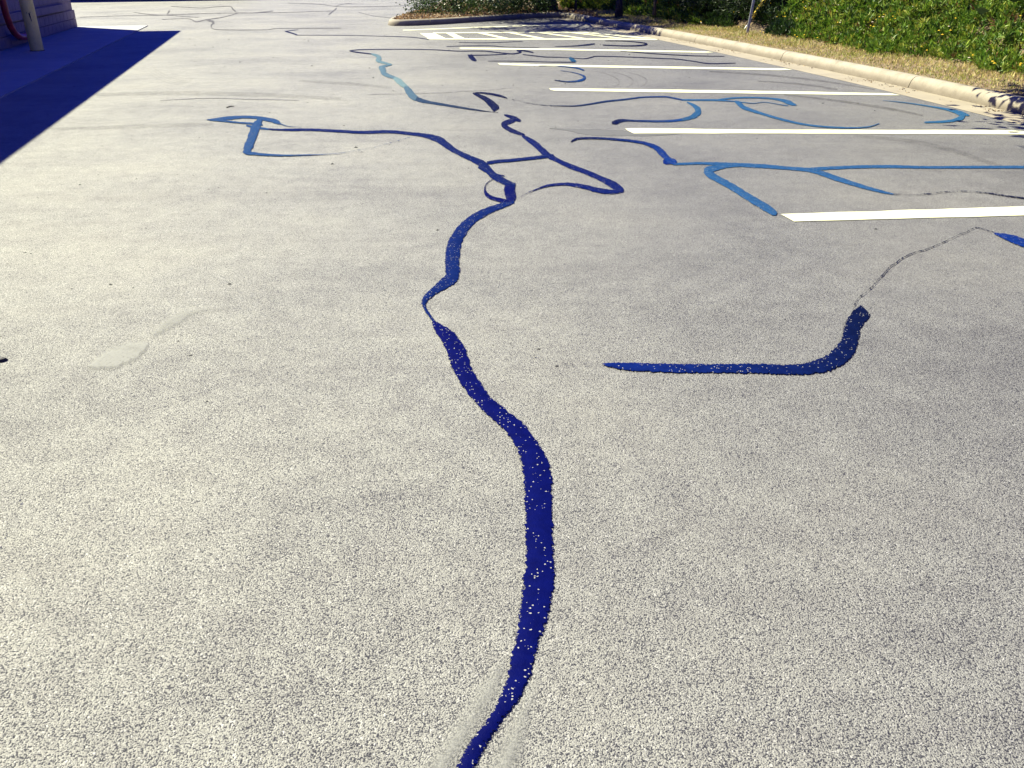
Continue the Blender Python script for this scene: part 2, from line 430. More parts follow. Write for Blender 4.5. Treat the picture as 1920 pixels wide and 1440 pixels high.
NAVY = (.0012, .0032, .055)  # blue of the reflected sky put into the base colour, strip by strip
zc = [0]
def ribbons(name, label, cat, strips, tint=NAVY, z=.006, mat=None, group=None):
    """strips of (x, y, width[, coverage]) traced on the photo, laid as a low-crowned bead on the lot"""
    VV, FF, ED, DE, TI = [], [], [], [], []
    cols = (-1, -.5, 0, .5, 1)
    for st in strips:
        t_ = tint
        t2_ = None
        if isinstance(st, tuple) and st[0] == 'g': t_, t2_, st = st[1], st[2], st[3]
        elif isinstance(st, tuple) and isinstance(st[0], str): t_, st = st[1], st[2]
        ta_ = t_
        pts = [tuple(p) + (1.0,) * (4 - len(p)) for p in st]
        c = catmull(pts)
        zc[0] += 1; zb = z + (zc[0] % 12) * .00025
        if cat == 'crack':
            wob = np.cumsum(rng.normal(0, .5, (len(c), 2)), 0); wob -= np.linspace(0, 1, len(c))[:, None] * wob[-1]
            wob[:, 1] *= np.clip(c[:, 1] / 600, .05, 1); c[:, :2] += np.clip(wob, -5, 5) * np.clip(c[:, 1:2] / 500, .15, 1)
            c[:, 2] *= rng.uniform(.55, 1.35, len(c))
        d = np.gradient(c[:, :2], axis=0)
        # smooth the heading so the bead turns without kinks
        L = np.hypot(d[:, 0], d[:, 1]) + 1e-9
        nrm = np.stack([-d[:, 1] / L, d[:, 0] / L], 1)
        base = len(VV)
        rag = rng.normal(0, 1, (len(c), 2))
        rag = (rag + np.roll(rag, 1, 0)) * .5
        for i in range(len(c)):
            if t2_ is not None: f_ = i / (len(c) - 1); t_ = tuple(a_ * (1 - f_) + b_ * f_ for a_, b_ in zip(ta_, t2_))
            hw = max(c[i, 2], .5) * .5
            el = G(*(c[i, :2] - nrm[i] * hw * (1 + .07 * rag[i, 0]))); er = G(*(c[i, :2] + nrm[i] * hw * (1 + .07 * rag[i, 1])))
            m_ = (el + er) * .5; half = (er - el).length * .5
            for v in cols:
                p = m_ + (er - m_) * v
                VV.append((p.x, p.y, zb - .0025 * v * v)); ED.append(half * (1 - abs(v)) + .0008); DE.append(c[i, 3]); TI.append((t_[0] * 1.5, t_[1] * 1.25, t_[2] * .88, 1) if mat is None and t_[2] > .13 and t_[0] < .03 else (t_[0] * .55, t_[1] * .8, t_[2], 1) if mat is None and t_[0] < .03 and t_[2] > t_[0] * 2.2 else (*t_, 1))
        k = len(cols)
        for i in range(len(c) - 1):
            for j in range(k - 1):
                a = base + i * k + j; FF.append((a, a + 1, a + 1 + k, a + k))
    o = mesh_np(name, VV, FF, mat or M['seal'], attrs={'ed': ('FLOAT', ED), 'dens': ('FLOAT', DE), 'tint': ('FLOAT_COLOR', TI)})
    return tag(o, label, cat, group)

def from_edges(rows):
    """rows of (y, left x, right x) -> centre points with the width square to the run"""
    out = []
    for i, (y, l, r) in enumerate(rows):
        a, b = rows[max(i - 1, 0)], rows[min(i + 1, len(rows) - 1)]
        dx = (b[1] + b[2] - a[1] - a[2]) / 2; dy = b[0] - a[0]
        out.append(((l + r) / 2, y, (r - l) * abs(dy) / math.hypot(dx, dy)))
    return out

SEAL = 'crack sealant'
main_rows = [(1470, 826, 868), (1440, 854, 893), (1400, 876, 911), (1350, 914, 945), (1300, 938, 980), (1265, 949, 997), (1240, 956, 1001), (1200, 966, 1012), (1160, 972, 1027),
    (1100, 979, 1039), (1050, 984, 1040), (1000, 984, 1038), (950, 983, 1036), (900, 980, 1036), (870, 976, 1029), (840, 966, 1014), (810, 946, 994), (780, 915, 961),
    (755, 889, 930), (730, 870, 910), (705, 854, 893), (680, 843, 882), (652, 833, 871), (630, 819, 854), (618, 810, 838), (608, 808, 822), (604, 809, 816)]
ribbons('sealant_strip', 'widest navy sealant strip winding up from the bottom edge of the picture', SEAL, [from_edges(main_rows)], (.0016, .003, .06))
ribbons('sealant_strip', 'blue sealant strip with a thin pinched kink, between the wide foreground strip and the knot', SEAL,
    [[(815, 605, 5), (804, 591, 6), (796, 578, 7), (795, 568, 10), (801, 558, 12), (815, 546, 15), (833, 533, 20), (847, 521, 25), (849, 508, 29), (848, 486, 28), (851, 463, 27), (857, 447, 24), (866, 433, 21), (885, 413, 17), (913, 397, 13.5), (942, 386, 10), (963, 378, 9)]], (.0045, .013, .075))
ribbons('sealant_strip', 'dark sealant knot with a small loop beside it, at the middle junction', SEAL,
    [[(957, 343, 20), (956, 352, 21), (956, 362, 21), (958, 371, 20), (960, 379, 12)],
     [(927, 336, 1.4), (917, 341, 1.5), (910, 349, 2), (909, 357, 4), (912, 365, 7), (922, 372, 8), (939, 376.5, 8), (957, 379, 6)]])
ribbons('sealant_strip', 'long sealant line running left from the knot to the forked blue end', SEAL,
    [[(504, 243, 3), (522, 244, 3.2), (547, 244.2, 5), (580, 244, 4.6), (613, 245.4, 5), (647, 247.3, 5), (680, 249, 5.4), (730, 247.7, 6), (767, 251, 6), (790, 254, 7), (807, 257.5, 10), (827, 265, 14), (843, 277, 11), (860, 287.5, 9), (885, 299, 10), (904, 308.5, 14), (915, 319, 14), (927, 331, 13), (947, 342, 12), (966, 349, 7)],
     [(897, 314, 5), (911, 322, 5), (930, 328, 3), (946, 331, 2, .6)],
     [(913, 306.5, 6), (935, 303.5, 6), (959, 301.5, 6), (998, 297.5, 6), (1024, 294, 7), (1038, 292, 4)]], (.0042, .010, .062))
ribbons('sealant_strip', 'blue sealant mark shaped like a bird beak with a square leg, leftmost on the lot', SEAL,
    [[(388, 225.5, 1.5), (408, 224.3, 5), (430, 222, 7), (455, 220.3, 5), (480, 221.3, 5.5), (500, 224.5, 7), (513, 227.5, 8), (522, 231, 7), (527, 233.5, 2), (541, 237.8, 1), (565, 240, .8, .5)],
     [(392, 226, 2), (422, 228.2, 3.5), (447, 230.8, 3), (473, 232.5, 3.5), (492, 235, 3)],
     [(489, 222, 9), (484, 231, 13), (480, 238, 17), (476.5, 247, 16.5), (471, 263, 16), (466, 275, 17), (463, 284, 15), (460, 287, 6)],
     [(456, 285, 5), (463, 288.2, 6.5), (475, 289, 6), (497, 291.2, 4.6), (530, 292.6, 3.2), (563, 292.2, 2.2), (602, 291, 1.5, .8), (638, 288.7, 1.2, .6), (671, 283, 1, .4), (697, 279, .9, .35), (735, 268, .9, .35), (768, 259, 1.4, .5)],
     [(462, 236, 4), (483, 240, 5), (504, 243, 3)]], (.009, .035, .14))
ribbons('sealant_strip', 'zigzag sealant with a hooked top, descending to the round-ended hook', SEAL,
    [[(945, 216, 2), (955, 219, 6.5), (966, 223.5, 9), (976, 227.5, 4)],
     [(970, 222, 7), (960, 227, 9), (949, 230.5, 9), (943, 234.5, 8), (951, 241, 8.5), (962, 246.5, 8), (974, 251, 6.5), (984, 253.5, 3)]], (.0035, .006, .045))
ribbons('sealant_strip', 'navy sealant strip ending in a broad rounded hook right of the knot', SEAL,
    [[(979, 256, 3), (990, 262, 9), (1005, 272, 11), (1018, 284, 12), (1030, 294, 10), (1043, 300.5, 8), (1065, 311, 9), (1085, 318.5, 9), (1105, 326, 9), (1125, 335, 10), (1143, 344, 13), (1155, 351, 15), (1163, 356.5, 13), (1169, 359.5, 5)],
     [(1167, 359, 4), (1156, 360.5, 7), (1143, 360.7, 8.5), (1128, 358.8, 9.5), (1110, 355, 9), (1090, 350, 8), (1075, 347.5, 7), (1060, 346.2, 5.5), (1040, 347.3, 5, .95), (1022, 350.3, 4.5, .85), (1010, 354.5, 3, .7), (990, 362.5, 1.6, .55), (972, 373, 1.2, .5)]], (.0035, .008, .065))
ribbons('sealant_strip', 'dark sealant mark shaped like an open chevron above the zigzag', SEAL,
    [[(886, 175.5, 1.5), (900, 174.5, 3), (920, 176.8, 4), (935, 179.8, 4.2), (946, 183, 3), (951, 185, 1)],
     [(887, 175.5, 3), (900, 181, 7), (912, 187.5, 9.5), (921, 195, 13), (928, 202.5, 15), (931, 207, 11)]], (.0045, .006, .032))
ribbons('sealant_strip', 'pale sky-blue jagged sealant strip wandering from the far thin line down to the chevron', SEAL,
    [('t', (.004, .005, .03), [(655, 96, 1), (665, 97.7, 2), (682, 100, 1.8), (697, 101.7, 2)]),
     ('t', (.085, .145, .175), [(696, 101.5, 2), (707, 105, 6), (712, 110, 9), (707, 113.7, 6), (717, 117.5, 4.5), (735, 121.8, 2)]),
     ('t', (.065, .115, .155), [(735, 121.8, 1.6), (723, 124, 4), (712, 127, 5), (718, 131, 11), (719, 137, 10), (727, 142, 7), (740, 146.8, 6)]),
     ('t', (.11, .175, .195), [(739, 146.5, 6), (748, 153, 11), (755, 159, 10), (763, 165, 7)]),
     ('t', (.05, .092, .135), [(760, 163, 7), (766, 171, 13), (773, 180.5, 13), (781, 185.5, 10)]),
     ('g', (.030, .045, .075), (.006, .007, .026), [(779, 184.5, 9), (788, 188.5, 8), (807, 192.7, 5.2), (840, 198.2, 4.6), (873, 203.8, 3.6), (903, 208.2, 2.6), (914, 209.6, 1.2, .7), (934, 211.5, 1, .45)])])
ribbons('sealant_strip', 'hairline dark sealant running right from the sharp far tip to a small curl', SEAL,
    [[(655, 95.6, 1), (673, 93.6, 1.8), (707, 92.9, 1.3), (757, 92.7, 1.3), (815, 93.7, 1.4), (857, 96, 1.7), (907, 96, 1.8), (932, 98.6, 1.8), (953, 101, 2.2), (965, 101, 2.2), (977, 98, 3), (969, 95, 2), (984, 95.6, 3), (1000, 98.8, 2)],
     [(980, 102.5, 1.4), (1020, 107, 1.7), (1035, 107.5, 1.3), (1067, 108.7, 1.1), (1095, 110.5, 1.4), (1110, 107.6, 2), (1122, 105.8, 1.6), (1185, 107.5, 1.5), (1240, 110, 1.5), (1269, 111.2, 1.6), (1303, 115.7, 1.6), (1331, 119.6, 1.9), (1379, 118.7, 1.2)]], (.005, .006, .03))
ribbons('sealant_strip', 'thin sealant line with a square dark tail, beside the fourth painted bay line', SEAL,
    [[(881, 103.5, 8), (883, 107, 8.5), (887, 111, 8), (893, 114.3, 3)],
     [(877, 103.8, 2), (910, 103.7, 1.5), (950, 102, 1.4)],
     ('t', (.02, .06, .11), [(1068, 108.6, 5), (1073, 112.5, 7), (1080, 116, 3)]),
     [(1078, 116.8, 1.8), (1060, 117, 1.6), (1022, 116.5, 1.3), (960, 115, 1), (915, 115, .8, .7)]], (.004, .006, .035))
ribbons('sealant_strip', 'straight hairline sealant just below the fifth bay line near the gutter', SEAL,
    [[(1163, 95.9, .8), (1223, 100.8, 1.5), (1292, 104.7, 1.5), (1358, 106, 1)]], (.006, .007, .03))
ribbons('sealant_strip', 'small open C-shaped sealant arc between the third and fourth bay lines', SEAL,
    [('g', (.004, .008, .03), (.010, .035, .11), [(1040, 151, 1.5), (1065, 154, 2.4), (1085, 152.5, 3.5)]),
     [(1083, 152.7, 3.4), (1094, 149.4, 5), (1096, 145, 4.8), (1087, 140, 1.6, .8), (1072, 136, 1.1, .6), (1050, 133, .9, .4)],
     [(1010, 124, .9), (1040, 124.3, 1.2), (1062, 125.7, 2), (1082, 128.2, 2.6), (1095, 132.5, 2.4)]], (.010, .035, .11))
ribbons('sealant_strip', 'far U-shaped sealant loop just in front of the hatched bay', SEAL,
    [[(1130, 85, 1.6), (1172, 86.5, 2), (1200, 85.8, 2.6), (1213, 83.2, 2.6), (1202, 80.2, 1.8), (1170, 77.5, 1.3), (1135, 77, .9)]], (.004, .005, .026))
ribbons('sealant_strip', 'pair of faint hairline sealants left of the U-shaped loop', SEAL,
    [[(837, 87.6, .9), (872, 86.3, 1.3), (922, 86.3, 1.3), (950, 88.5, 1.1), (1010, 89.3, .7)],
     [(860, 80, .8), (910, 80.5, 1.1), (955, 78.8, 1.2), (980, 78, .8)],
     [(1040, 87.5, .8, .8), (1075, 86.6, 2, .75), (1100, 84.5, 3, .6), (1115, 82.5, 3, .5)]], (.008, .010, .035))
ribbons('sealant_strip', 'sealant with a club-shaped left end sweeping into a blue crescent, above the second bay line', SEAL,
    [('g', (.003, .004, .026), (.012, .055, .18), [(1147, 231.5, 4), (1154, 230, 9), (1163, 227.2, 7), (1175, 226.5, 4), (1189, 227, 3.6), (1235, 228.2, 3.6), (1269, 226.5, 4.4), (1292, 221.8, 7), (1305, 215.5, 11), (1309, 207.5, 12), (1301, 199, 6.5), (1288, 192, 2.2)])], (.011, .048, .16))
ribbons('sealant_strip', 'long wavy sealant line above the second bay line, splitting into a teardrop loop', SEAL,
    [('g', (.006, .007, .02), (.008, .03, .10), [(960, 187, 1, .4), (992, 194.5, 1, .4), (1022, 198.2, 1.1, .5), (1055, 199.3, 1.6, .7), (1080, 199.2, 2.2, .9), (1105, 196, 3, .9), (1135, 191, 3.2, .9), (1172, 187, 3, .9), (1205, 183, 2.6), (1240, 182, 2.6), (1251, 182.3, 2.6), (1269, 185.8, 3), (1280, 188.1, 3)]),
     [(1278, 188, 3), (1315, 188.2, 3.1), (1345, 188.6, 3.6), (1379, 191, 1.6), (1411, 194.4, 1.3), (1434, 192.4, 1), (1465, 197.3, 1.1), (1477, 198.8, 2)],
     [(1345, 188.2, 3), (1372, 184.8, 3), (1407, 183.6, 2.7), (1441, 185, 2.7), (1463, 188, 4.4), (1478, 192.5, 8), (1486, 196, 6), (1493, 197.5, 2)],
     [(1378, 190.5, 3), (1384, 194, 8), (1390, 199, 8.5), (1398, 203.8, 7), (1429, 214, 4.6), (1464, 224.3, 4.1), (1502, 233, 3.6), (1540, 238, 3.1), (1590, 240.6, 2.7), (1627, 238.8, 2.2, .85), (1648, 232.5, 1.6, .7)]], (.011, .05, .17))
ribbons('sealant_strip', 'bright blue sealant crescent nearest the shaded kerb', SEAL,
    [[(1655, 189.2, .9, .6), (1698, 193.5, 1.6, .8), (1742, 200, 2.2), (1771, 205, 3.8), (1791, 210, 7), (1804, 216, 10), (1801, 222, 9), (1786, 226.8, 5.2), (1764, 229.2, 4.2), (1733, 230.3, 2.6)], [(1798, 211, 6), (1808, 215, 7), (1817, 217.5, 2)]], (.012, .06, .19))
ribbons('sealant_strip', 'blue branching sealant between the first and second bay lines, with a long diagonal leg', SEAL,
    [('g', (.0035, .006, .035), (.005, .017, .09), [(1070, 268, 1.5, .8), (1073, 265, 3), (1080, 261.8, 4), (1092, 260.3, 3.6), (1120, 260.1, 3.8), (1155, 262.4, 4.2), (1189, 266, 4.8), (1212, 270, 5.5)]),
     ('g', (.005, .017, .09), (.008, .03, .13), [(1208, 269.4, 5.2), (1228, 277, 9), (1239, 286, 13), (1248, 295, 11), (1257, 303, 11), (1268, 306, 7)]),
     ('t', (.005, .017, .10), [(1243, 304, 6), (1250, 303.5, 12), (1262, 303.5, 11), (1268, 304.5, 6)]),
     [(1262, 308.5, 5), (1290, 307.6, 4.6), (1315, 306.9, 4.8), (1361, 308.6, 6.5), (1407, 311, 8), (1440, 313, 7.4), (1477, 316, 6.4), (1515, 319.5, 7.5), (1540, 325.5, 9.5), (1570, 336, 9.5), (1615, 350, 7.4), (1652, 360, 5.6), (1675, 365, 2)],
     [(1505, 318.5, 5), (1530, 317.5, 6), (1552, 316.2, 6.3), (1602, 314, 6), (1665, 313, 6), (1740, 314.6, 5), (1815, 314.2, 5), (1870, 314.2, 5.4), (1950, 314, 5.4)],
     [(1395, 310, 5), (1366, 311.5, 8), (1343, 315.5, 10), (1327, 320.5, 15), (1331, 327, 15), (1345, 336.4, 12), (1372, 351, 12.5), (1407, 373, 13.5), (1434, 389, 14.5), (1449, 398.5, 13), (1456, 402.5, 6)]], (.010, .045, .165))
ribbons('sealant_strip', 'isolated L-shaped navy sealant mark with a flared upturned end, right foreground', SEAL,
    [('g', (.004, .013, .10), (.0025, .005, .026), [(1130, 684.5, 2), (1147, 686, 9), (1185, 689, 15.5), (1271, 692.3, 17), (1356, 692.4, 17), (1420, 692.6, 18.5), (1476, 694.5, 18.5), (1518, 692, 23), (1553, 681.5, 29), (1580, 664, 35), (1593, 640, 34), (1598, 614, 31), (1608, 598, 31), (1618, 588, 30), (1623, 583, 27)])], (.0035, .006, .038))
ribbons('sealant_strip', 'short blue sealant wedge cut by the right edge of the picture', SEAL,
    [[(1864, 439, 3), (1882, 444, 10), (1903, 451, 15), (1935, 462, 17), (1990, 480, 18), (2030, 490, 6)]], (.006, .022, .12))
GREYC = (.10, .10, .105)
CR = 'crack'
ribbons('pavement_crack', 'thin black crack rising from the L-shaped sealant towards the nearest bay line', CR,
    [[(1602, 585, 3.4, .95), (1608, 564, 3.2, .9), (1630, 547, 2.2, .88), (1664, 513, 3.0, .9), (1698, 488, 2.4, .88), (1741, 470, 1.8, .85), (1783, 451, 1.7, .85), (1826, 430, 1.7, .8), (1862, 437, 1.8, .5)],
     [(1630, 579, 2.4, .7), (1655, 558, 1.8, .5)]], (.012, .012, .03))
ribbons('pavement_crack', 'broken thin crack running right from the diagonal blue sealant tip', CR,
    [[(1675, 365.5, 1.5, .7), (1715, 366.5, 1.5, .5), (1765, 362.5, 1.6, .6), (1815, 360, 1.5, .5), (1865, 365, 2.2, .8), (1902, 370, 2.6, .9), (1960, 375, 3)]], (.010, .010, .03))
ribbons('pavement_crack', 'faint dotted crack crossing behind the wide foreground strip', CR,
    [[(640, 661, 2, .5), (773, 660, 2.2, .6), (828, 661, 2, .5)], [(884, 664, 2, .5), (950, 664, 2.4, .55), (1000, 672, 2.4, .6), (1045, 684, 2.4, .65), (1130, 686, 2, .5)]], (.03, .03, .05))
ribbons('pavement_crack', 'faint crack at the left edge of the picture, low down', CR,
    [[(-6, 1040, 4, .75), (14, 995, 4, .75), (30, 960, 4, .7), (55, 900, 3, .6), (92, 825, 3, .5)]], (.05, .05, .07))
ribbons('pavement_crack', 'short faint crack below the pale worn patch', CR,
    [[(178, 722, 2.4, .6), (210, 708, 2.6, .7), (245, 698, 2.6, .7), (275, 685, 2.4, .6)]], (.05, .05, .07))
ribbons('pavement_crack', 'fine grey crack across the lane above the bird-beak sealant', CR,
    [[(300, 189, .9, .8), (345, 186.5, 1, .9), (400, 184.5, 1.2), (480, 187, 1.2), (560, 188.5, 1, .8)], [(690, 178, .8, .7), (800, 175, .8, .8), (886, 171, .8, .8), (960, 165, .8, .6)]], (.20, .20, .21))
ribbons('pavement_crack', 'branching network of faded grey sealed cracks across the far sunlit lane', CR,
    [[(150, 32.5, 1), (216, 30, .8), (290, 29, .8), (310, 28.4, 1)],
     [(250, 23, .8), (293, 28.2, 1.2), (337, 27, .9), (391, 25.2, .9), (445, 24.4, 1.4), (472, 24.4, 1.3), (493, 23, 1.8), (512, 20.5, 1.4)],
     [(472, 24.5, .9), (553, 23, .9), (586, 21.7, 1.1), (621, 21, 1), (629, 17.5, 2.4), (631, 15, 1.2)],
     [(310, 28.4, 1), (372, 33, .9)], [(318, 20, 2.5), (313, 27, 2)],
     [(304, 36.6, 1), (350, 35.2, .9), (362, 38.5, 1.6), (369, 41.3, 1.6), (385, 37.4, 1.4), (418, 32.5, 1.3), (445, 25, 1.2)],
     [(385, 37.2, 1.4), (397, 40, 4), (400, 44, 4), (396, 47, 2), (401, 55, 1), (445, 56.4, .9), (500, 56, .8), (526, 53.6, .8), (640, 53, .7)],
     [(320, 12, .8), (377, 15, .8), (405, 13, .9), (431, 12, 1.2), (436, 17, 3.5), (442, 22, 1.4)]], GREYC)
ribbons('pavement_crack', 'faded grey crossing cracks in the far lane left of the island', CR,
    [[(540, 6, .7), (597, 8, .8), (629, 12.2, .8), (660, 13, .8), (720, 12, .7), (790, 10, .7)], [(629, 12, .8), (643, 8, .8), (660, 6, .7)], [(629, 17.6, 2), (616, 28, 2.4)], [(672, 23, .7), (700, 30, .7), (735, 34, .7)]], GREYC)
ribbons('sealant_strip', 'small far sealant arrowhead with a hairline reaching the hatched bay corner', SEAL,
    [[(534, 59.3, .9), (545, 57.5, 1.2), (559, 56, .9)], [(535, 59, 1.6), (546, 62, 2.2), (557, 66, 2.2)], [(557, 66.3, .8), (620, 66.5, .8), (700, 67.7, .8), (770, 70, 1), (804, 74.3, 1.2)]], (.006, .009, .04))

# tyre scuffs and worn patches
def scuff_mat(name, col, alpha, bias=0.0):
    m, nd, lk, bs = new_mat(name)
    tc = nd.new('ShaderNodeTexCoord').outputs['Object']
    ed = N(nd, 'ShaderNodeAttribute', attribute_name='ed').outputs['Fac']
    de = N(nd, 'ShaderNodeAttribute', attribute_name='dens').outputs['Fac']
    n1 = N(nd, 'ShaderNodeTexNoise', Scale=90.0, Detail=4.0, Roughness=.7); lk.new(tc, n1.inputs['Vector'])
    n2 = N(nd, 'ShaderNodeTexNoise', Scale=9.0, Detail=4.0); lk.new(tc, n2.inputs['Vector'])
    e = math_n(nd, lk, 'MINIMUM', math_n(nd, lk, 'MULTIPLY', ed, 22.0), 1.0)
    a = math_n(nd, lk, 'MULTIPLY', e, math_n(nd, lk, 'MULTIPLY_ADD', n2.outputs['Fac'], 2.4, -.55 + bias, clamp=True))
    a = math_n(nd, lk, 'MULTIPLY', a, math_n(nd, lk, 'MULTIPLY_ADD', n1.outputs['Fac'], 2.0, -.35 + bias, clamp=True))
    lk.new(math_n(nd, lk, 'MULTIPLY', a, math_n(nd, lk, 'MULTIPLY', de, alpha)), bs.inputs['Alpha'])
    bs.inputs['Base Color'].default_value = (*col, 1); bs.inputs['Roughness'].default_value = .8
    return m
M['scuff'] = scuff_mat('tyre_rubber_scuff', (.06, .055, .06), .5, .12)
M['pale'] = scuff_mat('pale_worn_film', (.255, .255, .24), .72, .4)
M['smear'] = scuff_mat('grey_smear', (.10, .10, .108), .85, .6)
arc = [(268, 112), (266, 122), (272, 133), (285, 142), (305, 152), (325, 158), (345, 159)]
ribbons('tyre_mark', 'faint curved tyre scuff beside the building shadow', 'tyre mark',
    [[(x + 5 * k, y - 2.2 * k, 1.3, .8) for x, y in arc] for k in range(4)], mat=M['scuff'], z=.003)
ribbons('tyre_mark', 'concentric faint tyre arcs between the third and fourth bay lines', 'tyre mark',
    [[(1115 + k * 27, 134, 1, .6), (1140 + k * 27, 140, 2, .9), (1158 + k * 27, 149, 3, .9), (1160 + k * 25, 158, 3, .8), (1148 + k * 24, 165, 1.5, .6)] for k in range(3)], mat=M['scuff'], z=.003)
for lab, st in (
    ('faint tyre streak between the third and fourth bay lines, ending at the gutter', [(1330, 134, 3), (1440, 141, 4), (1540, 152, 4), (1640, 168, 3)]),
    ('faint tyre streak above the third bay line, right of the tyre arcs', [(1420, 152, 3), (1500, 158, 4), (1570, 168, 4)]),
    ('faint tyre streak between the teardrop loop and the blue crescent', [(1470, 178, 3), (1560, 188, 5), (1660, 203, 6), (1730, 217, 4)]),
    ('faint tyre streak below the second bay line near the right edge', [(1600, 255, 5, .6), (1700, 264, 9, .6), (1790, 284, 10, .6), (1880, 314, 8, .5)]),
    ('wide faint tyre polish stripe left of the bird-beak sealant', [(95, 243, 6, .5), (250, 238, 9, .5), (400, 233, 8, .4)]),
    ('wide faint tyre polish stripe above the bird-beak sealant', [(180, 178, 6, .5), (330, 175, 9, .5), (480, 178, 9, .5), (640, 186, 7, .4)]),
    ('wide faint tyre polish stripe beside the pale blue jagged sealant', [(560, 152, 4, .5), (660, 158, 7, .5), (735, 165, 5, .4)])):
    ribbons('tyre_mark', lab, 'tyre mark', [st], mat=M['scuff'], z=.003)
ribbons('worn_patch', 'pale smooth oval patch in the left foreground with a trailing smear', 'worn patch',
    [[(165, 688, 8), (185, 682, 30), (215, 672, 44), (250, 658, 40), (278, 646, 14)], [(285, 630, 14, .7), (310, 612, 24, .8), (335, 598, 26, .8), (365, 585, 14, .6), (430, 578, 8, .4)]], mat=M['pale'], z=.003)
ribbons('worn_patch', 'pale bare margin beside the wide sealant strip at the bottom edge', 'worn patch',
    [[(800, 1470, 60), (850, 1400, 58), (895, 1330, 54), (930, 1270, 40), (945, 1240, 10)], [(930, 1470, 70), (960, 1400, 60), (985, 1330, 36), (1002, 1290, 22), (1012, 1250, 6)]], mat=M['pale'], z=.003)
ribbons('worn_patch', 'grey smear at the left end of the second bay line', 'worn patch',
    [[(1030, 241, 2), (1060, 243, 5), (1090, 247, 10), (1125, 249, 14), (1165, 250, 12), (1200, 253, 7), (1240, 253, 5), (1275, 251, 2)]], mat=M['smear'], z=.003)

# ------------------------------------------------------------------ painted bay lines
def marking(name, polys, label):
    V, Fc = [], []
    for k, pl in enumerate(polys):
        # edges cut into short steps with a slight waver
        ring = []
        for (a, b) in zip(pl, pl[1:] + pl[:1]):
            A, B = G(*a), G(*b); n = max(1, int((B - A).length / .12))
            for i in range(n):
                p = A.lerp(B, i / n)
                if i: p += Vector((random.gauss(0, .0022), random.gauss(0, .004), 0))
                ring.append((p.x, p.y, .0042 + .0006 * k))
        Fc.append(tuple(range(len(V), len(V) + len(ring)))); V += ring
    # face upwards
    o = poly(name, V, Fc, M['paint'])
    for p in o.data.polygons:
        if p.normal.z < 0: p.flip()
    return tag(o, label, 'painted line')
marking('bay_line', [[(1464, 402.5), (1489, 416.3), (1920, 404.8), (2240, 396), (2240, 376), (1920, 387.5)]], 'nearest white painted bay line, widest, with a slanted left end')
marking('bay_line', [[(1172, 241.5), (1178, 246), (1188, 250.8), (1440, 250.9), (1920, 252.6), (2040, 253), (2040, 245), (1920, 244.6), (1440, 243.8), (1200, 241)]], 'second white painted bay line, running under the tree shadow at right')
marking('bay_line', [[(1029, 166.2), (1033, 169), (1040, 170.6), (1480, 176.8), (1664, 179.2), (1688, 179), (1670, 175.6), (1480, 171.6), (1040, 165.8)]], 'third white painted bay line, ending at the tan gutter')
marking('bay_line', [[(933, 119.4), (938, 122), (1040, 125.3), (1460, 132), (1486, 131.2), (1470, 128.8), (1040, 121.6), (940, 118.8)]], 'fourth white painted bay line counted from the foreground')
marking('bay_line', [[(860, 90.2), (866, 92.4), (1040, 94.1), (1320, 99.1), (1338, 98.4), (1320, 96.4), (1040, 91.4), (866, 89.6)]], 'fifth white painted bay line, just in front of the hatched bay')
hp = [[(800, 71.9), (804, 74), (1232, 75.2), (1232, 73)],
      [(787, 62.6), (806, 74), (836, 72.4), (815, 62.6)],
      [(812, 62.8), (812, 61.2), (960, 60.2), (1100, 60.2), (1232, 72.6), (1200, 71.9), (1090, 61.9), (960, 61.9)],
      [(836, 62.3), (854, 72.6), (872, 72.6), (850, 62.3)]]
for a, b in ((892, 940), (950, 1008), (1006, 1085), (1065, 1157)):
    hp.append([(a, 61.7), (b, 72.6), (b + 16, 72.6), (a + 13, 61.7)])
marking('hatched_bay', hp, 'white hatched no-parking bay with slanting stripes before the island')
marking('bay_line', [[(756, 56.2), (756, 57.8), (922, 51.2), (1092, 46.4), (1092, 45), (922, 49.6)]], 'farthest thin white line running into the tree shade')

# ------------------------------------------------------------------ building on the left
w0, w1 = G(0, 98), G(146, 51.5)
wd = (w1 - w0).normalized(); wnrm = Vector((wd.y, -wd.x, 0))        # towards the lot
e0 = G(0, 180); e1 = G(270, 55)
# concrete apron along the wall
def rel(a, n, z=0.0): return w1 + wd * a + wnrm * n + Vector((0, 0, z))
ap_n = [((e0 - w1).dot(wd), (e0 - w1).dot(wnrm)), ((e1 - w1).dot(wd), (e1 - w1).dot(wnrm))]
apw = (ap_n[0][1] + ap_n[1][1]) / 2
slabs = [-26 + 3.0 * i for i in range(9)] + [.2]
apron = bpy.data.objects.new('pavement', None); C.objects.link(apron); tag(apron, kind='structure')
for a, b in zip(slabs, slabs[1:]):
    V = [rel(a + .006, -.3, .018), rel(b - .006, -.3, .018), rel(b - .006, apw, .018), rel(a + .006, apw, .018)]
    V += [v - Vector((0, 0, .06)) for v in V]
    poly('slab', V, [(3, 2, 1, 0), (0, 1, 5, 4), (1, 2, 6, 5), (2, 3, 7, 6), (3, 0, 4, 7)], M['apron'], apron)
bld = thing('block_building', 'purple-grey block building in shade at the left edge', 'building', tuple(w1))
def bpart(name, V, Fc, mat): return poly(name, [v - w1 for v in V], Fc, mat, bld)
def obox(a0, a1, n0, n1, z0, z1):
    V = [rel(a, n, z) for z in (z0, z1) for (a, n) in ((a0, n0), (a1, n0), (a1, n1), (a0, n1))]
    return V, [(0, 3, 2, 1), (4, 5, 6, 7), (0, 1, 5, 4), (1, 2, 6, 5), (2, 3, 7, 6), (3, 0, 4, 7)]
HB = 4.15
bpart('wall', *obox(-26, -.02, -9, -.045, -.02, HB - .12), M['mortar'])
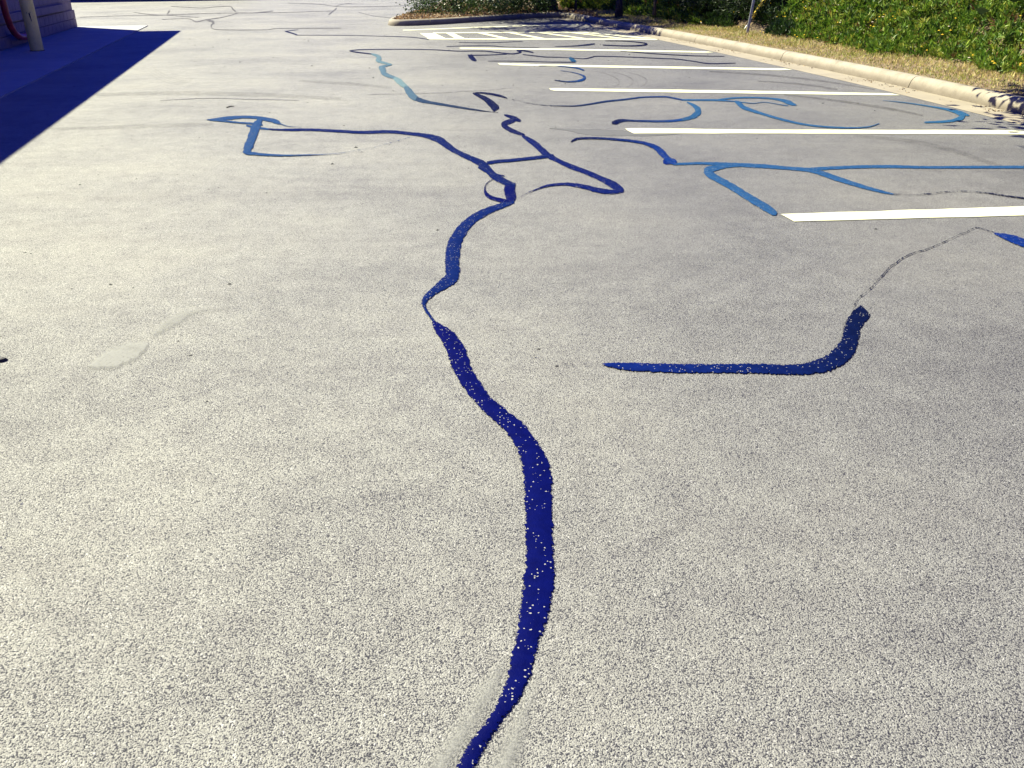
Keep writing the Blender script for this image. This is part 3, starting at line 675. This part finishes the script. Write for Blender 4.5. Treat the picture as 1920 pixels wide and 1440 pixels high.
bpart('roof', *obox(-26.3, .72, -9.3, .12, HB - .12, HB), M['roof'])
for row in range(6):
    base_row = row < 2
    z0, z1 = .018 + row * .203 + .004, .018 + row * .203 + .199
    n1 = .0 if base_row else -.035
    a = .0 if row % 2 == 0 else -.2
    a_end = 0.0 if base_row else -.03
    k = 0; right = a_end
    while right > -9.5:
        left = (-.4 * (k + 1)) if row % 2 == 0 else (-.4 * k - .2)
        b = .006
        V, Fc = obox(left + .005, right - (.005 if k else 0), -.2, n1 + random.uniform(-.002, .002), z0, z1)
        # chamfered outer face
        V2, F2 = [], []
        for (aa, nn_, zz_) in ((left + .005, -.2, z0), (right - .005, -.2, z0), (right - .005, -.2, z1), (left + .005, -.2, z1),
                             (left + .005, n1 - b, z0), (right - .005, n1 - b, z0), (right - .005, n1 - b, z1), (left + .005, n1 - b, z1),
                             (left + .005 + b, n1, z0 + b), (right - .005 - b, n1, z0 + b), (right - .005 - b, n1, z1 - b), (left + .005 + b, n1, z1 - b)):
            V2.append(rel(aa, nn_, zz_))
        F2 = [(0, 1, 2, 3), (8, 11, 10, 9), (0, 4, 5, 1), (1, 5, 6, 2), (2, 6, 7, 3), (3, 7, 4, 0), (4, 8, 9, 5), (5, 9, 10, 6), (6, 10, 11, 7), (7, 11, 8, 4)]
        bpart('block', V2, F2, M['block'])
        right = left; k += 1
bpart('ledge', *obox(-7.9, -1.2, -.03, .06, .46, .60), M['block'])
# red pipe down the wall with an elbow, turning along the wall
pb = [G(-6, -40, .0)]
pa = (G(12, 55) - w1).dot(wd)
ppath = []
for a, n, z in ((-6.95, .16, 2.6), (-6.95, .16, .95), (-6.93, .16, .62), (-6.84, .16, .42), (-6.66, .16, .28), (-6.40, .16, .20), (-6.05, .16, .175), (-5.5, .16, .17), (-5.2, .15, .17)):
    ppath.append(rel(a, n, z))
pipe = thing('red_pipe', 'dark red pipe bending along the shaded block wall behind the bollard', 'pipe', tuple(rel(-6.5, .16, 0)))
def sub(V, o): return [v - o for v in V]
tube('pipe_run', sub(ppath, pipe.location), [.06] * len(ppath), M['red'], pipe, 14)
tube('flange', sub([rel(-5.2, .155, .17), rel(-5.15, .155, .17)], pipe.location), [.09, .09], M['red'], pipe, 14)
for a in (-6.95,):
    tube('bracket', sub([rel(a, -.05, 1.5), rel(a, .16, 1.5)], pipe.location), [.02, .02], M['steel'], pipe, 8)
# bollard
bb = G(70, 95, .018)
bol = thing('bollard', 'cream-yellow pipe bollard in front of the block wall', 'bollard', tuple(bb))
rp = [(0, .112), (.012, .115), (.8, .113), (1.02, .113), (1.07, .10), (1.10, .07), (1.115, .02)]
tube('post', [(0, 0, z) for z, r in rp], [r for z, r in rp], M['bollard'], bol, 24)
tube('base_seal', [(0, 0, -.006), (0, 0, .008)], [.135, .125], M['dark'], bol, 24)
def curved_patch(pts, zc0):
    V = []; 
    for ang, z in pts:
        V.append((.1145 * math.sin(ang), -.1145 * math.cos(ang), z))
    return V
yaw = math.atan2(bb.x, bb.y)
def mark(name, quads):
    V, Fc = [], []
    for qd in quads:
        Fc.append(tuple(range(len(V), len(V) + 4))); V += curved_patch(qd, 0)
    o = poly(name, V, Fc, M['dark'], bol); o.rotation_euler = (0, 0, -yaw); return o
mark('scuff_mark', [[(-.35, .655), (-.30, .63), (.25, .64), (.25, .66)], [(-.05, .64), (.02, .56), (.18, .56), (.14, .64)], [(.05, .56), (.10, .50), (.2, .50), (.18, .56)]])

# far building whose shade crosses the top of the picture
fb = thing('far_building', 'dark building standing in its own shade at the far left end of the lane', 'building', (-13.2, 46.6, 0))
fd = Vector((-.91, -.40, 0)).normalized(); fnrm = Vector((fd.y, -fd.x, 0)) * -1
if fnrm.y < 0: fnrm = -fnrm
def fbox(a0, a1, n0, n1, z0, z1):
    V = [fd * a + fnrm * n + Vector((0, 0, z)) for z in (z0, z1) for (a, n) in ((a0, n0), (a1, n0), (a1, n1), (a0, n1))]
    return V, [(0, 3, 2, 1), (4, 5, 6, 7), (0, 1, 5, 4), (1, 2, 6, 5), (2, 3, 7, 6), (3, 0, 4, 7)]
V, Fc = fbox(0, 22, 0, 10, -.02, 4.0); poly('wall', V, Fc, M['farwall'], fb)
V, Fc = fbox(-.15, 22.15, -.15, 10.15, 4.0, 4.25); poly('roof', V, Fc, M['roof'], fb)
for k in range(4):
    V, Fc = fbox(2.5 + 5 * k, 4.5 + 5 * k, -.05, .02, 1.0, 2.4); poly('window', V, Fc, M['dark'], fb)

# ------------------------------------------------------------------ plants
def leaf_cards(P_, D_, L_, W_, col, name, mat, parent=None, fold=.25):
    """one bent diamond (2 triangles) per leaf: base, two sides, tip"""
    n = len(P_)
    D_ = D_ / (np.linalg.norm(D_, axis=1, keepdims=True) + 1e-9)
    R = rng.normal(0, 1, (n, 3)); S = np.cross(D_, R); S /= np.linalg.norm(S, axis=1, keepdims=True) + 1e-9
    Nn = np.cross(S, D_)
    L_ = np.broadcast_to(np.asarray(L_), (n,))[:, None]; W_ = np.broadcast_to(np.asarray(W_), (n,))[:, None]
    mid = P_ + D_ * L_ * .5
    V = np.stack([P_, mid + S * W_ * .5 + Nn * W_ * fold, P_ + D_ * L_, mid - S * W_ * .5 + Nn * W_ * fold], 1).reshape(-1, 3)
    b = np.arange(n)[:, None] * 4
    Fq = np.concatenate([b + np.array([[0, 1, 2]]), b + np.array([[0, 2, 3]])], 0)
    colv = np.repeat(np.column_stack([col, np.ones(n)]), 4, 0)
    return mesh_np(name, V, Fq, mat, parent, attrs={'tint': ('FLOAT_COLOR', colv)})

def rand_cols(n, cols, w, jit=.25):
    c = np.array(cols)[rng.choice(len(cols), n, p=np.array(w) / sum(w))]
    return np.clip(c * (1 + rng.normal(0, jit, (n, 1))), .004, .9)

def in_view(x, y, z, m=120):
    u = x; yy = y; zz_ = z - H
    dep = yy * CP - zz_ * SP; upv = yy * SP + zz_ * CP
    px = 960 + F * u / dep; py = 720 - F * upv / dep
    return (dep > .5) & (px > -m) & (px < 1920 + 2.5 * m) & (py > -3 * m) & (py < 1440)

# candidate points over the planted side
def scatter(n, x0, x1, y0, y1):
    p = np.column_stack([rng.uniform(x0, x1, n), rng.uniform(y0, y1, n)])
    d, j = kdist(p); keep = d > .19
    p, d = p[keep], d[keep]
    return p, d, hill(p[:, 0], p[:, 1], d)

# low spreading juniper cover on the bank
p, d, z = scatter(330000, 1.2, 14, 6.5, 42)
edge = 1.22 + .22 * lump(p[:, 0], p[:, 1], 1.7, 2.0)
keep = (d > edge) & in_view(p[:, 0], p[:, 1], z, 60) & (p[:, 0] > NOSE_X + .4)
rr = np.hypot(p[:, 0], p[:, 1])
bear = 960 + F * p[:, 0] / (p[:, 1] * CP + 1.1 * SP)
dark = ((bear > 1318 + 12 * lump(p[:, 0], p[:, 1], 3.0)) & (bear < 1486 + 25 * lump(p[:, 0], p[:, 1], 2.0, 1.0) - 14 * (d - 1.2)) & (d < 3.4))  # zone of the bank that gets its shade from leaf colour
keep &= ~((bear > 1376) & (bear < 1442) & (d < 1.6))
keep &= rng.random(len(p)) < np.clip((15.0 / rr) ** 1.1, .3, 1)
p, d, z, edge, dark = p[keep], d[keep], z[keep], edge[keep], dark[keep]
mound = .08 + .22 * np.clip(lump(p[:, 0], p[:, 1], 2.6, 5.0) + .4, 0, 1.3) + .16 * np.clip(lump(p[:, 0], p[:, 1], 7.3, 1.0), -.8, 1)
mound *= np.clip((d - edge) / .35, .12, 1)
n = len(p); per = 5
base = np.column_stack([p, z])
base[:, 2] += np.maximum(mound, .01) * rng.random(n) ** .4
main = np.column_stack([rng.normal(-.1, .55, n), rng.normal(-.1, .55, n), rng.uniform(.35, 1.0, n)])
main /= np.linalg.norm(main, axis=1, keepdims=True)
B = np.repeat(base, per, 0) + np.repeat(main, per, 0) * rng.uniform(0, .06, (n * per, 1))
D = np.repeat(main, per, 0) + rng.normal(0, .45, (n * per, 3))
sc = np.repeat(np.clip(rr[keep] / 14, .8, 1.7), per)
c0 = rand_cols(n, [(.055, .12, .014), (.11, .195, .020), (.18, .25, .03), (.26, .27, .04), (.19, .10, .04)], [4, 6, 5, 1.6, .4], .25)
c0 = np.where(dark[:, None], rand_cols(n, [(.012, .030, .008), (.022, .048, .010), (.04, .08, .014)], [4, 4, 1], .2), c0)  # shade on the bank painted in with darker leaves
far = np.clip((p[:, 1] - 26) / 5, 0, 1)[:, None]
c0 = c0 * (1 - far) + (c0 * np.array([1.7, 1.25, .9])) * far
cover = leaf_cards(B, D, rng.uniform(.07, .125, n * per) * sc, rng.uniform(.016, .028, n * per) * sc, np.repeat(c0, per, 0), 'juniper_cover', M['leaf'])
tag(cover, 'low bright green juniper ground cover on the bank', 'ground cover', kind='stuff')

# dry verge grass
p, d, z = scatter(300000, 1.5, 9, 4, 34)
edge = 1.30 + .25 * lump(p[:, 0], p[:, 1], 1.7, 2.0)
keep = (d < edge) & (p[:, 0] > NOSE_X) & in_view(p[:, 0], p[:, 1], z, 200)
p, d, z = p[keep], d[keep], z[keep]
n = len(p)
h_ = rng.uniform(.022, .065, n) * (1 + .6 * np.clip(lump(p[:, 0], p[:, 1], 3.0, 3.0), -.5, 1)) * np.clip(.45 + d, .5, 1.5)
D = np.column_stack([rng.normal(0, .5, n), rng.normal(0, .5, n), rng.uniform(.5, 1, n)])
mix = lump(p[:, 0], p[:, 1], 2.2, 9.0)[:, None]
ca = rand_cols(n, [(.55, .45, .18), (.48, .36, .16), (.50, .36, .24), (.36, .36, .08), (.22, .27, .04)], [5, 3, 2.5, 3, 2])
cb = rand_cols(n, [(.52, .44, .15), (.32, .34, .07), (.22, .28, .04), (.45, .33, .16)], [3, 3, 2, 1.5])
cc = np.where(mix > .12, cb, ca)
grass = leaf_cards(np.column_stack([p, z - .01]), D, h_, rng.uniform(.006, .012, n), cc, 'verge_grass', M['leaf'])
tag(grass, 'dry straw-coloured grass strip between kerb and bank', 'grass', kind='stuff')

# yellow flowers and pale seed heads along the foot of the bank
p, d, z = scatter(3200, 2.5, 10, 8, 26)
keep = (np.abs(d - 1.45) < .55) & in_view(p[:, 0], p[:, 1], z, 40) & (lump(p[:, 0], p[:, 1], 3.1, 4.0) > .22)
p, d, z = p[keep], d[keep], z[keep]
V, Fq, colv = [], [], []
for (x, y), z_, d_ in zip(p, z, d):
    r = random.uniform(.014, .024); zt = z_ + (.10 if d_ < 1.3 else .27) + random.uniform(0, .08)
    yel = random.random() < .75
    b = len(V); V.append((x, y, zt + .008))
    for k in range(8):
        rr_ = r * (1 if k % 2 else .75)
        V.append((x + rr_ * math.cos(k * math.pi / 4), y + rr_ * math.sin(k * math.pi / 4), zt - .004))
    for k in range(8): Fq.append((b, b + 1 + k, b + 1 + (k + 1) % 8))
    c = (.75, .50, .03) if yel else (.6, .52, .40)
    colv += [(*c, 1)] * 9
    b = len(V); V += [(x - .002, y, z_), (x + .002, y, z_), (x, y + .002, zt)]; Fq.append((b, b + 1, b + 2)); colv += [(.12, .14, .03, 1)] * 3
tag(mesh_np('yellow_flowers', V, Fq, M['leaf'], attrs={'tint': ('FLOAT_COLOR', colv)}), 'scattered yellow dandelion-like flowers along the foot of the bank', 'flowers', kind='stuff')

# mulch chips on the island nose
p = np.column_stack([rng.uniform(-4, 3, 30000), rng.uniform(23, 33, 30000)])
d, j = kdist(p); keep = (d > .2) & (d < 3.2) & (p[:, 0] < NOSE_X + 1.2)
p, d = p[keep], d[keep]; z = hill(p[:, 0], p[:, 1], d); n = len(p)
D = np.column_stack([rng.normal(0, 1, n), rng.normal(0, 1, n), rng.uniform(0, .5, n)])
chips = leaf_cards(np.column_stack([p, z + .01]), D, rng.uniform(.05, .12, n), rng.uniform(.02, .05, n),
    rand_cols(n, [(.34, .22, .11), (.22, .12, .06), (.42, .32, .20), (.14, .09, .05)], [4, 4, 2, 3]), 'bark_mulch', M['leaf'])
tag(chips, 'brown bark mulch and dead leaves on the island nose', 'mulch', kind='stuff')

def shrub(label, c, r, h, n, cols, w, mat, zb=.1, group=None, leafL=(.05, .09), leafW=(.025, .045), name='shrub'):
    t = thing(name, label, 'shrub', (c[0], c[1], zb), group)
    for k in range(5):
        a = k * 1.256 + .4
        tube('stem', [(0, 0, 0), (.3 * r * math.cos(a), .3 * r * math.sin(a), .4 * h), (.6 * r * math.cos(a), .6 * r * math.sin(a), .75 * h)], [.035, .025, .01], M['bark'], t, 6)
    nc = 90
    dirs = rng.normal(0, 1, (nc, 3)); dirs /= np.linalg.norm(dirs, axis=1, keepdims=True)
    rad = rng.uniform(.55, 1.0, (nc, 1)) * (1 + .12 * rng.normal(0, 1, (nc, 1)))
    cen = dirs * rad * np.array([r, r, h * .5]) + np.array([0, 0, h * .5])
    cen[:nc // 2, 2] = rng.uniform(.08, .55, nc // 2); cen[:, 2] = np.maximum(cen[:, 2], .06)
    k = rng.choice(nc, n)
    P_ = cen[k] + rng.normal(0, .16, (n, 3)) * np.array([r, r, h * .5]); P_[:, 2] = np.maximum(P_[:, 2], .02 + .04 * rng.random(n))
    D_ = dirs[k] + rng.normal(0, .7, (n, 3)); D_[:, 2] += .3
    leaf_cards(P_, D_, rng.uniform(*leafL, n), rng.uniform(*leafW, n), rand_cols(n, cols, w), 'foliage', mat, t)
    return t
HOLLY = [(.030, .065, .012), (.05, .10, .018), (.09, .14, .04), (.12, .15, .06)]
b0 = G(868, 27, .14); b1 = G(960, 24, .14)
shrub('rounded dark holly shrub at the island nose, its left side sunlit', (b0.x - .2, b0.y + .35), 1.55, 2.0, 9000, HOLLY, [4, 4, 2, 1], M['leafgloss'], .13)
shrub('dark holly shrub beside the thick tree trunk on the island', (b1.x + .15, b1.y + .4), 1.45, 1.9, 8000, HOLLY, [5, 4, 1, .5], M['leafgloss'], .13)
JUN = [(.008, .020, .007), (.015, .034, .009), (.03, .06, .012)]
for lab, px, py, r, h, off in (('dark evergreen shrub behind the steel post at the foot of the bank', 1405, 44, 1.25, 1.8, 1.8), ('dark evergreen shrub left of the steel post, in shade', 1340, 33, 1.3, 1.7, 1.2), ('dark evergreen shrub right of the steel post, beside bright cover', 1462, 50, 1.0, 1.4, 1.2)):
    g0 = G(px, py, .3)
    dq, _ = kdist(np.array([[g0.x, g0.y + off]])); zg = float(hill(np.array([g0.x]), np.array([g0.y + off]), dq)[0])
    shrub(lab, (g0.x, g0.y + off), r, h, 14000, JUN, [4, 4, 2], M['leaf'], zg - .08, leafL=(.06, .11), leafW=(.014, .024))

def tree(label, base, lean, trunk_r, cc_, cr, n_clump, n_leaf, seed, cols=((.04, .085, .015), (.07, .13, .02), (.10, .16, .03)), name='tree', flat=.7):
    base = Vector(base); rg = random.Random(seed)
    t = thing(name, label, 'tree', tuple(base))
    cen = Vector(cc_) - base
    path = []
    for k in range(9):
        s_ = k / 8
        path.append(Vector((lean[0] * s_ + (cen.x - lean[0]) * s_ ** 2.2, lean[1] * s_ + (cen.y - lean[1]) * s_ ** 2.2, -.1 + (cen.z + .1) * s_)))
    rad = [trunk_r * (1.45 if k == 0 else 1 - .075 * k) for k in range(9)]
    tube('trunk', path, rad, M['bark'], t, 14)
    r2 = np.random.default_rng(seed)
    dirs = r2.normal(0, 1, (n_clump, 3)); dirs /= np.linalg.norm(dirs, axis=1, keepdims=True)
    cl = dirs * r2.uniform(.45, 1.0, (n_clump, 1)) * np.array([cr, cr, cr * flat]) + np.array(cen)
    LV, LF = [], []
    for k in range(0, n_clump, 3):
        st = path[5 + (k // 3) % 4]; en = Vector(cl[k])
        mid = st.lerp(en, .5) + Vector((0, 0, .25))
        V, Fc = tube_data([st, mid, en], [trunk_r * .38, trunk_r * .22, trunk_r * .07], 6, False)
        o_ = len(LV); LV += V; LF += [tuple(i + o_ for i in f) for f in Fc]
    poly('limbs', LV, LF, M['bark'], t, smooth=True)
    k = r2.integers(0, n_clump, n_leaf)
    P_ = cl[k] + r2.normal(0, .17 * cr ** .5, (n_leaf, 3))
    D_ = r2.normal(0, 1, (n_leaf, 3)); D_[:, 2] -= .2
    leaf_cards(P_, D_, r2.uniform(.11, .20, n_leaf), r2.uniform(.06, .11, n_leaf), rand_cols(n_leaf, cols, [3, 4, 2]), 'crown', M['leaf'], t)
    return t
def gp(px, py, z=.15):
    g = G(px, py, z); return (g.x, g.y, z)
tree('thick dark tree trunk on the island beside the holly shrubs', gp(1024, 21), (-.1, .1), .30, (.5, 29.8, 5.0), 2.9, 60, 11000, 3)
tree('tree hidden among the holly shrubs, shading the hatched bay', (-1.3, 30.4, .13), (0, -.4), .14, (-.9, 26.2, 4.6), 3.1, 70, 13000, 4)
tree('slim dark trunk standing at the foot of the far bank', gp(1160, 29.5, .2), (.02, 0), .085, (3.4, 30.4, 4.2), 1.7, 30, 4000, 5)
tree('thin sapling stem between the two larger trunks', gp(1079, 19, .2), (.06, 0), .035, (2.2, 33.6, 3.4), .9, 14, 1500, 6, name='sapling')
tree('thin sapling stem right of the slim trunk, against bright cover', gp(1227, 20, .45), (.03, 0), .032, (5.4, 33.2, 3.6), .9, 14, 1500, 8, name='sapling')
tree('tree outside the right edge whose leaves shade the kerb', (6.7, 8.6, .16), (-.2, .2), .11, (4.92, 9.62, 2.85), 1.95, 56, 9500, 9)

# steel post and guy wire
sp = gp(1400, 62, .18)
post = thing('sign_post', 'grey steel channel post leaning slightly in the verge grass', 'post', sp)
def channel(p0, p1, w, dep, tk):
    p0, p1 = Vector(p0), Vector(p1)
    sec = [(-w / 2, 0), (-w / 2, -dep), (-w / 2 + tk, -dep), (-w / 2 + tk, -tk), (w / 2 - tk, -tk), (w / 2 - tk, -dep), (w / 2, -dep), (w / 2, 0)]
    V = [p + Vector((x, y, 0)) for p in (p0, p1) for x, y in sec]; k = len(sec)
    Fc = [(i, (i + 1) % k, (i + 1) % k + k, i + k) for i in range(k)] + [tuple(range(k))[::-1], tuple(range(k, 2 * k))]
    return V, Fc
V, Fc = channel((0, 0, -.1), (.22, .02, 2.3), .048, .026, .007); poly('channel', V, Fc, M['steel'], post)
for k in range(12):
    z_ = .15 + .17 * k
    tube('bolt_hole', [(.0917 * z_ + .009, -.0092 + .0087 * z_, z_), (.0917 * z_ + .009, -.0075 + .0087 * z_, z_)], [.007, .007], M['dark'], post, 8)
gb = Vector(gp(1394, 57.5, .18))
guy = thing('guy_wire', 'slanting guy wire with a yellow plastic guard behind the steel post', 'guy wire', tuple(gb))
gt = Vector((10.4, 20.1, 8.6)) - gb
tube('anchor_rod', [(-gt.x * .02, -gt.y * .02, -gt.z * .02), tuple(gt * .03)], [.013, .013], M['steel'], guy, 8)
tube('wire', [tuple(gt * .025), tuple(gt)], [.009, .009], M['steel'], guy, 6)
tube('guard', [tuple(gt * .03), tuple(gt * .034), tuple(gt * .28), tuple(gt * .285)], [.026, .042, .042, .026], M['yellow'], guy, 10)
pole_b = Vector((10.4, 20.2, 0)); dq, _ = kdist(np.array([[10.4, 20.2]])); zb = float(hill(np.array([10.4]), np.array([20.2]), dq)[0])
pole = thing('utility_pole', 'wooden utility pole up the bank holding the guy wire', 'pole', (10.4, 20.25, zb))
tube('shaft', [(0, 0, -.4), (0, 0, 9.6 - zb)], [.16, .11], M['wood'], pole, 14)
V, Fc = tube_data([(-1.1, 0, 9.0 - zb), (1.1, 0, 9.0 - zb)], [.06, .06], 6); poly('crossarm', V, Fc, M['wood'], pole)

# ------------------------------------------------------------------ litter on the asphalt
tw0, tw1 = G(425, 201.5, .008), G(439, 199, .012)
tag(tube('twig', [tw0, tw0.lerp(tw1, .5) + Vector((0, .01, .004)), tw1], [.006, .007, .004], M['dark'], n=6), 'small dark twig on the lane above the bird-beak sealant', 'twig')
cb_ = G(6, 677, .0)
V, Fc = [], []
for k in range(7):
    a = k * 2 * math.pi / 7; r = .011 + .005 * (k % 3)
    V.append((cb_.x + r * 1.4 * math.cos(a), cb_.y + r * math.sin(a), .001)); 
for k in range(7):
    v = V[k]; V.append((cb_.x + (v[0] - cb_.x) * .6, cb_.y + (v[1] - cb_.y) * .6, .012))
Fc = [(k, (k + 1) % 7, (k + 1) % 7 + 7, k + 7) for k in range(7)] + [tuple(range(7, 14))]
tag(poly('tar_crumb', V, Fc, M['dark']), 'dark crumb lying at the left edge of the lot', 'crumb')
V, Fq = [], []
spots = [(207, 534, 5), (135, 542, 3), (150, 347, 4), (430, 533, 5), (172, 613, 3), (357, 667, 4), (388, 753, 4), (48, 474, 3), (58, 476, 3), (585, 124, 3), (693, 128, 3), (700, 146, 3), (645, 236, 3), (667, 277, 5), (623, 308, 5), (1543, 194, 3), (1609, 194, 3), (1640, 208, 3), (1660, 159, 5), (1695, 168, 5), (1518, 128, 3), (1180, 103, 3), (1642, 430, 4), (820, 432, 5), (450, 117, 3), (1010, 655, 5), (1044, 687, 6), (335, 640, 4), (250, 540, 3), (500, 362, 3)]
for _ in range(170):
    spots.append((random.uniform(0, 1500), 70 + 750 * random.random() ** 1.6, random.uniform(1.2, 2.6)))
for x, y, sz in spots:
    c = G(x, y); r = sz / F * (c - Vector((0, 0, H))).length * .55
    r = min(r, .02)
    b = len(V)
    for k in range(6):
        a = k * math.pi / 3 + random.random() * .6; q_ = r * random.uniform(.7, 1.3)
        V.append((c.x + q_ * math.cos(a) * 1.3, c.y + q_ * math.sin(a), .001))
    V.append((c.x, c.y, r * .9))
    for k in range(6): Fq.append((b + k, b + (k + 1) % 6, b + 6))
tag(mesh_np('grit', V, Fq, M['dark']), 'dark grit specks strewn over the asphalt', 'grit', kind='stuff')
# leaf litter along the gutter
n = 900
ii = rng.integers(i_corner, len(KL) - 60, n); off = -np.abs(rng.normal(0, .13, n)) - .02
P_ = np.array([(KL[i].x + KN[i].x * o, KL[i].y + KN[i].y * o, .012) for i, o in zip(ii, off)])
keep = (lump(P_[:, 0], P_[:, 1], 1.9, 2.0) > -.1)
P_ = P_[keep]; n = len(P_)
D_ = np.column_stack([rng.normal(0, 1, n), rng.normal(0, 1, n), rng.uniform(0, .3, n)])
tag(leaf_cards(P_, D_, rng.uniform(.015, .04, n), rng.uniform(.008, .018, n), rand_cols(n, [(.20, .12, .06), (.12, .08, .05), (.35, .26, .15)], [3, 3, 2]), 'gutter_litter', M['leaf']), 'dry leaf bits gathered in the gutter', 'litter', kind='stuff')
